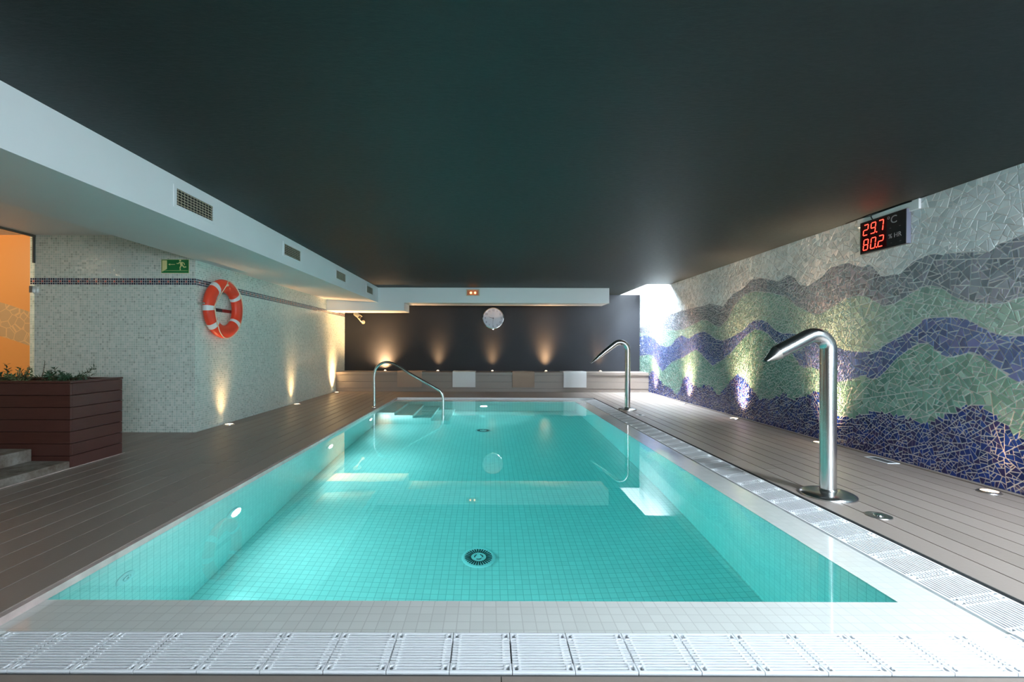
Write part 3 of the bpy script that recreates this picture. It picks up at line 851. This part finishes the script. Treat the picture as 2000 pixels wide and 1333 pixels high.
# ------------------------------------------------------------------ text helper
def text_mesh(m_name, items, mat, parent, extr=.001):
    """items: (string, size, matrix); all become one mesh"""
    verts, faces = [], []
    dg = bpy.context.evaluated_depsgraph_get()
    for st, size, mx in items:
        cu = bpy.data.curves.new('t', 'FONT'); cu.body = st; cu.size = size; cu.extrude = extr
        cu.align_x = 'CENTER'; cu.align_y = 'CENTER'; cu.resolution_u = 3
        ob = bpy.data.objects.new('t', cu); COL.objects.link(ob)
        bpy.context.view_layer.update()
        me = bpy.data.meshes.new_from_object(ob.evaluated_get(bpy.context.evaluated_depsgraph_get()))
        b0 = len(verts)
        verts += [tuple(mx @ v.co) for v in me.vertices]; faces += [tuple(b0+i for i in p.vertices) for p in me.polygons]
        bpy.data.objects.remove(ob); bpy.data.curves.remove(cu); bpy.data.meshes.remove(me)
    m = MB(); m.add(verts, faces); return m.build(m_name, mat, parent=parent, smooth=False, recalc=False)

# ------------------------------------------------------------------ wall clock (faces -Y)
t = thing('wall_clock', 'round silver rimmed clock hanging on the dark end wall', 'clock', (.136, YB, 1.755))
Mc = Matrix.Rotation(R(90), 4, 'X')           # lathe axis -> -Y
m = MB(); m.lathe([(.262, 0), (.262, .030), (.255, .042), (.243, .044), (.236, .034), (.236, .010)], 64, Mc); m.build('rim', M['chrome'], parent=t)
m = MB(); m.lathe([(.237, .0), (.237, .020), (0, .020)], 64, Mc); m.build('dial', M['clock_face'], parent=t)
items = []
for k in range(1, 13):
    a = R(90 - 30*k); items.append((str(k), .062, Mc @ Matrix.Translation((.192*math.cos(a), .192*math.sin(a), .0215))))
for it in items: text_mesh('numeral', [it], M['clock_ink'], t)
def hand(nm, ang, L, wdt, z):
    m = MB(); m.prism([(-wdt, -.02), (wdt, -.02), (wdt*.5, L), (-wdt*.5, L)], z, z+.002, 'xy')
    m.v = [tuple(Mc @ Matrix.Rotation(R(-ang), 4, 'Z') @ Vector(v)) for v in m.v]; m.build(nm, M['clock_ink'], parent=t, smooth=False)
hand('hour_hand', 285, .115, .006, .024); hand('minute_hand', 182, .165, .004, .027)
m = MB(); m.lathe([(.012, .02), (.011, .033), (0, .034)], 20, Mc); m.build('hub', M['clock_ink'], parent=t)
m = MB(); m.box(-.02, .02, -.03, -.004, -.275, -.258); m.build('bottom_catch', M['chrome'], parent=t, bevel=.003)

# ------------------------------------------------------------------ emergency lamp on the cross beam
t = thing('emergency_light', 'small emergency lamp with two amber bulbs on the white cross beam', 'light', (-.312, 9.76, 2.222))
m = MB(); m.box(-.145, .145, -.012, 0, -.068, .068); m.box(-.145, .145, -.05, -.012, .055, .068); m.box(-.145, .145, -.05, -.012, -.068, -.058)
m.box(-.145, -.128, -.05, -.012, -.058, .055); m.box(.118, .145, -.05, -.012, -.058, .055)
m.build('housing', M['lamp_housing'], parent=t, smooth=False)
m = MB(); m.box(-.127, .117, -.016, -.0122, -.057, .054); m.build('reflector', M['diffuser'], parent=t, smooth=False)
for x in (-.045, .045):
    m = MB(); m.lathe([(.0, -.024), (.016, -.018), (.023, 0), (.016, .018), (0, .024)], 16, Matrix.Translation((x, -.034, -.005))); m.build('bulb', M['bulb'], parent=t)

# ------------------------------------------------------------------ air vents on the long beam (face +X)
names = ['the nearest and largest', 'second from the near end', 'third from the near end', 'the one in the far corner']
for i, y0 in enumerate((3.43, 5.25, 7.06, 8.84)):
    t = thing('air_vent', 'rectangular slatted air vent in the left white beam, %s' % names[i], 'vent', (-2.35, y0+.225, 2.182), group='air vents in the long beam')
    hw, hh = .225, .063; fr = .030
    m = MB(); m.box(0, .006, -hw-fr, hw+fr, hh, hh+fr*.7); m.box(0, .006, -hw-fr, hw+fr, -hh-fr*.7, -hh)
    m.box(0, .006, -hw-fr, -hw, -hh, hh); m.box(0, .006, hw, hw+fr, -hh, hh)
    m.build('frame', M['white_paint'], parent=t, smooth=False)
    m = MB(); m.box(.0004, .0012, -hw, hw, -hh, hh); m.build('duct_opening', M['black'], parent=t, smooth=False)
    m = MB()
    for k in range(6):
        z = -hh + .0105 + .021*k
        m.prism([(.002, z+.004), (.011, z-.003), (.0115, z-.001), (.0025, z+.0065)], -hw, hw, 'xz')
    for k in range(12): m.box(.0015, .0035, -hw+.0375*(k+.5)-.0015, -hw+.0375*(k+.5)+.0015, -hh, hh)
    m.build('slats', M['lamp_housing'], parent=t, smooth=False)

# ------------------------------------------------------------------ temperature display (faces -X)
t = thing('led_display', 'black wall display with red digits for temperature and humidity on the mosaic wall', 'digital display', (XR, 4.195, 2.118))
# local frame: u to the reader's right = -Y, v = up, w = towards the room = -X
Md = Matrix(((0, 0, -1, 0), (-1, 0, 0, 0), (0, 1, 0, 0), (0, 0, 0, 1)))
def dbox(m, u0, u1, v0, v1, w0, w1): m.box(u0, u1, v0, v1, w0, w1, M=Md)
m = MB(); dbox(m, -.245, .245, -.153, .153, .008, .048); m.build('housing', M['black'], parent=t, smooth=False, bevel=.003)
m = MB(); dbox(m, .2452, .2475, -.150, .150, .010, .046); m.build('end_cap', M['grey_plastic'], parent=t, smooth=False)
m = MB(); dbox(m, -.225, .05, -.135, .135, .0482, .0490); m.build('filter', M['led_glow'], parent=t, smooth=False)
SEG = {'a': (0,1,1,1), 'g': (0,.5,1,.5), 'd': (0,0,1,0), 'f': (0,.5,0,1), 'b': (1,.5,1,1), 'e': (0,0,0,.5), 'c': (1,0,1,.5)}
DIG = {'2': 'abged', '9': 'abfgcd', '7': 'abc', '8': 'abcdefg', '0': 'abcdef'}
def digits(nm, st, v0, only):
    m = MB(); W_, Hh, th = .050, .098, .0075
    for i, ch in enumerate(st):
        if i != only: continue
        u0 = -.207 + i*.083
        for s in DIG[ch]:
            x0, y0, x1, y1 = SEG[s]
            ax, ay, bx_, by = u0+x0*W_+y0*.012, v0+y0*Hh, u0+x1*W_+y1*.012, v0+y1*Hh
            L = math.hypot(bx_-ax, by-ay); dx, dy = (bx_-ax)/L, (by-ay)/L; nx, ny = -dy, dx; k = .004
            poly = [(ax+dx*k-nx*th/2, ay+dy*k-ny*th/2), (bx_-dx*k-nx*th/2, by-dy*k-ny*th/2), (bx_-dx*k+nx*th/2, by-dy*k+ny*th/2), (ax+dx*k+nx*th/2, ay+dy*k+ny*th/2)]
            m.prism(poly, .0491, .0505, 'xy')
    if only == 1:
     ud = -.207 + .083 + W_ + .014; m.prism([(ud, v0-.004), (ud+.010, v0-.004), (ud+.010, v0+.006), (ud, v0+.006)], .0491, .0505, 'xy')
    m.v = [tuple(Md @ Vector(v)) for v in m.v]; return m.build(nm, M['led_red'], parent=t, smooth=False)
for i_ in range(3): digits('temperature_digit', '297', .022, i_)
for i_ in range(3): digits('humidity_digit', '802', -.120, i_)
def tm(u, v): return Md @ Matrix.Translation((u, v, .0495))
for it in [('°C', .098, tm(.105, .088)), ('% HR', .058, tm(.135, -.055)), ('–', .03, tm(.09, .02)), ('–', .03, tm(.185, .02)), ('–', .024, tm(.10, -.115)), ('–', .03, tm(.19, -.115))]: text_mesh('unit_marking', [it], M['print_grey'], t, .0006)
tr = thing('cable_trunking', 'white cable trunking box between display and ceiling', 'trunking', (XR, 4.30, 2.285))
m = MB(); m.box(-.026, -.0045, -.44, .20, -.044, .043); m.build('cover', M['white_paint'], parent=tr, smooth=False, bevel=.002)
cb = smooth_path([(-.032, -.38, .036), (-.033, -.2, .037), (-.033, 0, .034), (-.036, .04, .030), (-.034, .15, .038), (-.031, .34, .036)], 6)
m = MB(); m.tube(cb, .0045, 8); m.tube(smooth_path([(-.034, .03, .034), (-.040, .02, .012), (-.036, .01, -.012)], 5), .0045, 8); m.build('cable', M['black'], parent=tr)

# ------------------------------------------------------------------ exit sign on the frontal mosaic
t = thing('exit_sign', 'green emergency exit sign with running man, arrow and door', 'sign', (-3.685, 5.37, 1.995))
# local frame: u=+X, v=+Z, w = -Y
Me = Matrix(((1, 0, 0, 0), (0, 0, -1, 0), (0, 1, 0, 0), (0, 0, 0, 1)))
def pbuild(nm, polys, w0, w1, mat):
    m = MB()
    for p in polys: m.prism(p, w0, w1, 'xy')
    m.v = [tuple(Me @ Vector(v)) for v in m.v]; return m.build(nm, mat, parent=t, smooth=False)
hw, hh = .160, .078
pbuild('panel', [[(-hw-.004, -hh-.004), (hw+.004, -hh-.004), (hw+.004, hh+.004), (-hw-.004, hh+.004)]], .001, .004, M['sign_cream'])
pbuild('green_field', [[(-hw, -hh), (hw, -hh), (hw, hh), (-hw, hh)]], .0041, .0050, M['sign_green'])
pbuild('door_symbol', [[(-.153, -.066), (-.095, -.030), (-.095, .070), (-.153, .070)], [(-.158, -.052), (.150, -.052), (.150, -.0495), (-.158, -.0495)]], .0051, .0056, M['sign_cream'])
pbuild('arrow_symbol', [[(-.022, .014), (-.045, .022), (-.076, .018), (-.076, .026), (-.045, .030), (-.022, .030)][::-1] if False else [(-.080, .022), (-.058, .034), (-.060, .025), (.0, .025), (.0, .019), (-.060, .019), (-.058, .010)]], .0051, .0056, M['sign_cream'])
def limb(a, b, w_):
    L = math.hypot(b[0]-a[0], b[1]-a[1]); nx, ny = -(b[1]-a[1])/L*w_/2, (b[0]-a[0])/L*w_/2
    return [(a[0]-nx, a[1]-ny), (b[0]-nx, b[1]-ny), (b[0]+nx, b[1]+ny), (a[0]+nx, a[1]+ny)]
head = [(.060+.012*math.cos(2*PI*k/14), .068+.012*math.sin(2*PI*k/14)*.9) for k in range(14)]
man = [head, [(.052, .052), (.085, .050), (.092, .008), (.066, .000)], limb((.056, .050), (.035, .030), .010), limb((.036, .031), (.018, .036), .009),
       limb((.083, .048), (.108, .035), .010), limb((.107, .036), (.112, .016), .009), limb((.088, .008), (.108, -.012), .013), limb((.105, -.011), (.132, -.006), .011),
       limb((.070, .006), (.058, -.018), .013), limb((.059, -.016), (.062, -.046), .011)]
pbuild('running_man_symbol', man, .0051, .0056, M['sign_cream'])

# ------------------------------------------------------------------ lifebuoy on the side wall (faces +X)
t = thing('lifebuoy', 'orange red lifebuoy with white bands and rope on the pale mosaic wall', 'lifebuoy', (XL+.088, 5.80, 1.53), rot=(0, 0, R(-2)))
RM, rr_ = .292, .082
def ring_pt(a, r_=RM): return Vector((0, r_*math.cos(a), r_*math.sin(a)))     # a: 0 = far (+Y), 90 = up
def ring(m, a0, a1, n, k, closed=False):
    vs, fs = [], []; seg = 28
    for i in range(n if closed else n+1):
        a = a0 + (a1-a0)*i/n; c = ring_pt(a); rad = Vector((0, math.cos(a), math.sin(a)))
        for j in range(seg):
            b_ = 2*PI*j/seg; vs.append(c + rad*math.cos(b_)*rr_*k + Vector((1,0,0))*math.sin(b_)*rr_*.72*k)
    for i in range(n):
        i2 = (i+1) % n if closed else i+1
        for j in range(seg):
            l = (j+1) % seg; fs.append((i*seg+j, i*seg+l, i2*seg+l, i2*seg+j))
    if not closed: fs.append(tuple(range(seg))); fs.append(tuple(n*seg+j for j in range(seg))[::-1])
    m.add(vs, fs)
m = MB(); ring(m, 0, 2*PI, 72, 1.0, True); m.build('ring', M['buoy'], parent=t)
for a in (128, 35, 222, 322): 
    m = MB(); ring(m, R(a-5.5), R(a+5.5), 5, 1.012); m.build('white_band', M['buoy_band'], parent=t)
# rope loops over the front
def on_ring(a, k=1.0, x=.055): 
    v = ring_pt(R(a), RM + rr_*k); return (x, v.y, v.z)
rp = [on_ring(185, .1, .064), on_ring(170, -.3, .066), on_ring(150, -1.0, .045), on_ring(120, -.95, .035), on_ring(98, .1, .065), on_ring(82, .95, .035), on_ring(60, .92, .035), on_ring(35, .75, .048), on_ring(12, .95, .035), on_ring(-8, 1.05, .02), on_ring(-30, 1.0, .03), on_ring(-52, 1.0, .03), on_ring(-75, 1.0, .03), on_ring(-95, .95, .035), on_ring(-118, .6, .056), on_ring(-138, .15, .066), on_ring(-158, -.1, .068), on_ring(-176, -.15, .068)]
m = MB(); m.tube(smooth_path(rp, 7), .0062, 10); m.tube([on_ring(98, .1, .062), on_ring(95, .1, .078)], .014, 10); m.build('rope', M['rope'], parent=t)
m = MB()
for j in range(1): ring(m, R(177.5), R(187.5), 4, 1.02)
m.build('strap', M['buoy_band'], parent=t)
br = thing('lifebuoy_bracket', 'horizontal grey and red holding bar behind the lifebuoy', 'bracket', (XL, 5.86, 1.515))
m = MB(); m.box(.001, .022, -.30, .02, -.021, .021); m.box(.0, .17, -.400, -.385, -.02, .02) if False else None; m.build('grey_bar', M['dark_metal'], parent=br, smooth=False, bevel=.003)
m = MB(); m.box(.0012, .023, .03, .40, -.020, .020); m.build('red_bar', plain('dark_red_bar', c4(.22,.02,.02), .4), parent=br, smooth=False, bevel=.003)
m = MB(); m.box(.001, .05, .40, .45, -.024, .024); m.build('end_knob', M['dark_metal'], parent=br, smooth=False, bevel=.006)
m = MB(); m.tube([(.002, -.44, .045), (.09, -.46, .05)], .011, 10); m.build('hook', M['steel_rough'], parent=br)

# ------------------------------------------------------------------ surveillance camera in the far corner
t = thing('security_camera', 'small bullet security camera high in the far left corner', 'camera', (-3.06, 10.72, 1.79))
ax = Vector((.62, -.70, -.36)).normalized(); q = ax.to_track_quat('Z', 'Y').to_matrix().to_4x4()
m = MB(); m.lathe([(.040, -.14), (.046, -.13), (.046, .10), (.042, .11)], 24, q); m.build('body', M['lamp_housing'], parent=t)
m = MB(); m.lathe([(.041, .109), (.034, .114), (.018, .112), (0, .112)], 24, q); m.build('lens', M['black'], parent=t)
hood = MB()
Mh = q @ Matrix.Translation((0, 0, 0))
for k in range(9):
    a0, a1 = R(20+140*k/9), R(20+140*(k+1)/9)
    r1_, r2_ = .050, .053
    P_ = [(r1_*math.cos(a0), r1_*math.sin(a0)), (r2_*math.cos(a0), r2_*math.sin(a0)), (r2_*math.cos(a1), r2_*math.sin(a1)), (r1_*math.cos(a1), r1_*math.sin(a1))]
    b0 = len(hood.v); hood.prism(P_, -.12, .14, 'xy')
hood.v = [tuple(Mh @ Vector(v)) for v in hood.v]; hood.build('sun_hood', M['lamp_housing'], parent=t)
m = MB(); m.tube(smooth_path([(0, 0, -.04), (.05, .03, -.11), (.06, .12, -.14), (.06, .277, -.14)], 5), .013, 12)
m.lathe([(.045, .26), (.045, .272), (.02, .279)], 20, Matrix.Translation((.06, 0, -.14)) @ Matrix.Rotation(R(-90), 4, 'X')); m.build('arm', M['lamp_housing'], parent=t)

# ------------------------------------------------------------------ planter, steps, plants
t = thing('planter', 'red brown wooden plank planter box standing by the steps', 'planter', (XL-.01, 3.775, ZD))
NB = 7; Hh = .705; bh = Hh/NB; PW, PD = 1.84, .54
def plank_panel(nm, front):
    m = MB(); vals = []
    for k in range(NB):
        z0, z1 = bh*k+.002, bh*(k+1)-.002; v = random.random()
        if front:
            for (a, b_) in ((-PW, -.69), (-.688, 0)): m.box(a, b_, 0, .020, z0 if k else .004, z1); vals += [(v + (.3 if a < -1 else 0)) % 1]*6
        else: m.box(-.020, 0, .0205, PD, z0, z1); vals += [v]*6
    o = m.build(nm, M['wood'], parent=t, smooth=False, recalc=False, bevel=.002)
    at = o.data.attributes.new('board', 'FLOAT', 'FACE'); at.data.foreach_set('value', vals)
plank_panel('front_planks', True); plank_panel('side_planks', False)
m = MB(); m.box(-PW, -.021, PD-.02, PD, 0, Hh); m.build('back_panel', M['wood'], parent=t, smooth=False)
m = MB(); m.box(-PW, .004, -.004, .055, Hh+.0005, Hh+.018); m.box(-.055, .004, .0555, PD-.0555, Hh+.0005, Hh+.018); m.box(-PW, .004, PD-.055, PD+.004, Hh+.0005, Hh+.018)
m.build('rim', M['wood'], parent=t, smooth=False, bevel=.002)
m = MB(); m.box(-PW, -.022, .022, PD-.022, .02, Hh-.04); m.build('soil', M['soil'], parent=t, smooth=False)
m = MB(); m.box(-PW, -.03, .022, .040, .01, Hh-.05); m.box(-.040, -.022, .03, PD-.03, .01, Hh-.05); m.build('inner_frame', M['dark_gap'], parent=t, smooth=False)

m = MB(); m.box(-5.4, XL-.008, YR, 3.772, .0, .097)
o = m.build('stone_step', M['step'], smooth=False, bevel=.006); tag(o, 'low worn stone step, the bottom one beside the deck', 'step', 'stone steps at the left edge')
m = MB(); m.box(-5.4, -3.762, YR, 3.760, .0975, .200)
o = m.build('stone_step', M['step'], smooth=False, bevel=.006); tag(o, 'worn stone step, the upper one against the planter', 'step', 'stone steps at the left edge')

def leaf_geo(m, base, d, L, wd, up, mi=0):
    d = Vector(d).normalized(); side = d.cross(Vector(up)); side = side.normalized() if side.length > 1e-4 else Vector((1,0,0)); n = side.cross(d)
    b_ = Vector(base)
    vs = [b_, b_ + d*L*.35 + side*wd*.5 + n*L*.03, b_ + d*L*.72 + side*wd*.38 + n*L*.02, b_ + d*L - n*L*.04, b_ + d*L*.72 - side*wd*.38 + n*L*.02, b_ + d*L*.35 - side*wd*.5 + n*L*.03, b_ + d*L*.4 - n*L*.01, b_ + d*L*.75 - n*L*.01]
    m.add(vs, [(0,1,6), (1,2,7,6), (2,3,7), (0,6,5), (6,7,4,5), (7,3,4)], mi)
def plant(name, label, loc, stems, mat, leafL, leafW, nleaf, seed, group='plants in the planter', spread_leaf=.8):
    rnd = random.Random(seed)
    t = thing(name, label, 'plant', loc, group=group)
    ms, ml = MB(), MB()
    for (tip, bend) in stems:
        a = Vector((rnd.uniform(-.03, .03), rnd.uniform(-.02, .02), 0)); b_ = Vector(tip)
        mid = a*.5 + b_*.5 + Vector((0, 0, bend)); pts = smooth_path([a, mid, b_], 6)
        ms.tube(pts, [.0035*(1-.6*i/len(pts)) for i in range(len(pts))], 6)
        n = nleaf
        for k in range(n):
            f = .12 + .88*k/(n-1); i = min(int(f*(len(pts)-1)), len(pts)-2); p = pts[i] + (pts[i+1]-pts[i])*(f*(len(pts)-1)-i)
            ax = (pts[i+1]-pts[i]).normalized(); s1 = ax.orthogonal().normalized(); s2 = ax.cross(s1)
            for e in range(2):
                an = k*2.4 + e*PI + rnd.uniform(-.3, .3)
                d = ax*(1-spread_leaf+rnd.uniform(0, .35)) + (s1*math.cos(an)+s2*math.sin(an))*spread_leaf
                leaf_geo(ml, p, d, leafL*rnd.uniform(.7, 1.2)*(1-.35*f), leafW*rnd.uniform(.8, 1.2), ax)
    ms.build('stems', M['stem'], parent=t, recalc=False); ml.build('leaves', mat, parent=t, recalc=False, ang=80)
PZ = ZD + Hh - .04; PYc = 4.03
def pxs(px, y=PYc): return (px - VX)/F*y
def stems_to(px0, lst): return [((pxs(a)-pxs(px0), dy, (H-(py-VY)/F*PYc)-PZ), bend) for a, py, dy, bend in lst]
plant('leafy_plant', 'dark upright leafy plant at the left picture edge of the planter', (pxs(8), PYc, PZ), stems_to(8, [(-12,722,.0,.01), (6,716,.03,.01), (15,735,-.06,.0), (-2,728,.08,.0), (30,738,.05,.02)]), M['leaf_dark'], .050, .015, 9, 1)
plant('leafy_plant', 'mid green bushy plant in the planter, second from the left edge', (pxs(30), PYc+.05, PZ), stems_to(30, [(26,722,.0,.01), (37,722,.05,.01), (20,733,-.08,.0), (44,732,.0,.02), (31,728,.1,.0), (14,738,0,.02)]), M['leaf'], .046, .014, 9, 2)
plant('leafy_plant', 'pale grey green rounded plant in the planter before the glass edge', (pxs(54), PYc-.05, PZ), stems_to(54, [(45,727,.0,.01), (54,724,.05,.01), (63,728,-.06,.0), (68,737,.03,.02), (58,733,-.1,.0), (40,737,-.05,.02), (50,733,-.12,.01)]), M['leaf_pale'], .034, .010, 12, 3)
plant('sprig', 'thin solitary upright sprig between the two plant clumps', (pxs(87), PYc, PZ), stems_to(87, [(88,709,.0,.0), (93,731,.03,.0)]), M['leaf_dark'], .026, .009, 10, 4)
plant('spiky_plant', 'dark green plant with pointed feathery branches near the planter corner', (pxs(118), PYc-.03, PZ), stems_to(118, [(112,722,.0,.01), (100,734,.0,.03), (92,738,-.1,.03), (124,735,-.1,.02), (108,731,.08,.01), (116,728,-.05,.0)]), M['leaf_dark'], .060, .011, 12, 5)
plant('spiky_plant', 'dark green low plant leaning right with one long feathery branch', (pxs(128), PYc+.02, PZ), stems_to(128, [(176,721,.02,-.01), (172,739,-.05,.03), (160,728,.05,.01), (148,735,-.1,.02), (165,733,.1,.0), (140,738,-.12,.02)]), M['leaf_dark'], .056, .010, 13, 6)

# ------------------------------------------------------------------ glass partition at the left
t = thing('glass_panel', 'frameless clear glass panel between the steps and the orange wall', 'glass partition', (-5.345, 1.2, .2))
m = MB(); m.box(-.005, .005, 0, 4.165, .002, 2.13); m.build('pane', M['glass'], parent=t, smooth=False)
m = MB(); m.box(-.012, .012, 0, 4.169, 2.131, 2.158); m.build('top_channel', plain('bronze_channel', c4(.16,.14,.11), .5), parent=t, smooth=False)
m = MB(); m.box(-.018, .018, 4.120, 4.169, 1.475, 1.555); m.build('clamp', M['chrome'], parent=t, smooth=False, bevel=.003)
m = MB(); m.box(-.012, .010, 4.150, 4.169, 1.83, 2.13); m.build('edge_profile', plain('grey_edge_profile', c4(.10,.11,.10), .5), parent=t, smooth=False)
# warm downlight of the side room (seen mirrored in the mosaic)
t = thing('ceiling_downlight', 'round warm downlight in the ceiling of the side room', 'light', (-6.2, 3.55, 2.355))
m = MB(); m.lathe([(.075, 0), (.09, -.003), (.085, -.010), (.070, -.006)], 28); m.build('bezel', M['plastic'], parent=t)
m = MB(); m.lathe([(.069, -.001), (.069, -.004), (0, -.005)], 24); m.build('lens', emit('downlight_lens', c4(1.0,.80,.6), 12.0), parent=t)
light('beam', 'SPOT', (0, 0, -.03), 80, (1.0, .72, .46), target=(0, .25, -1), parent=t, spot_size=R(178), spot_blend=.15, shadow_soft_size=.07)
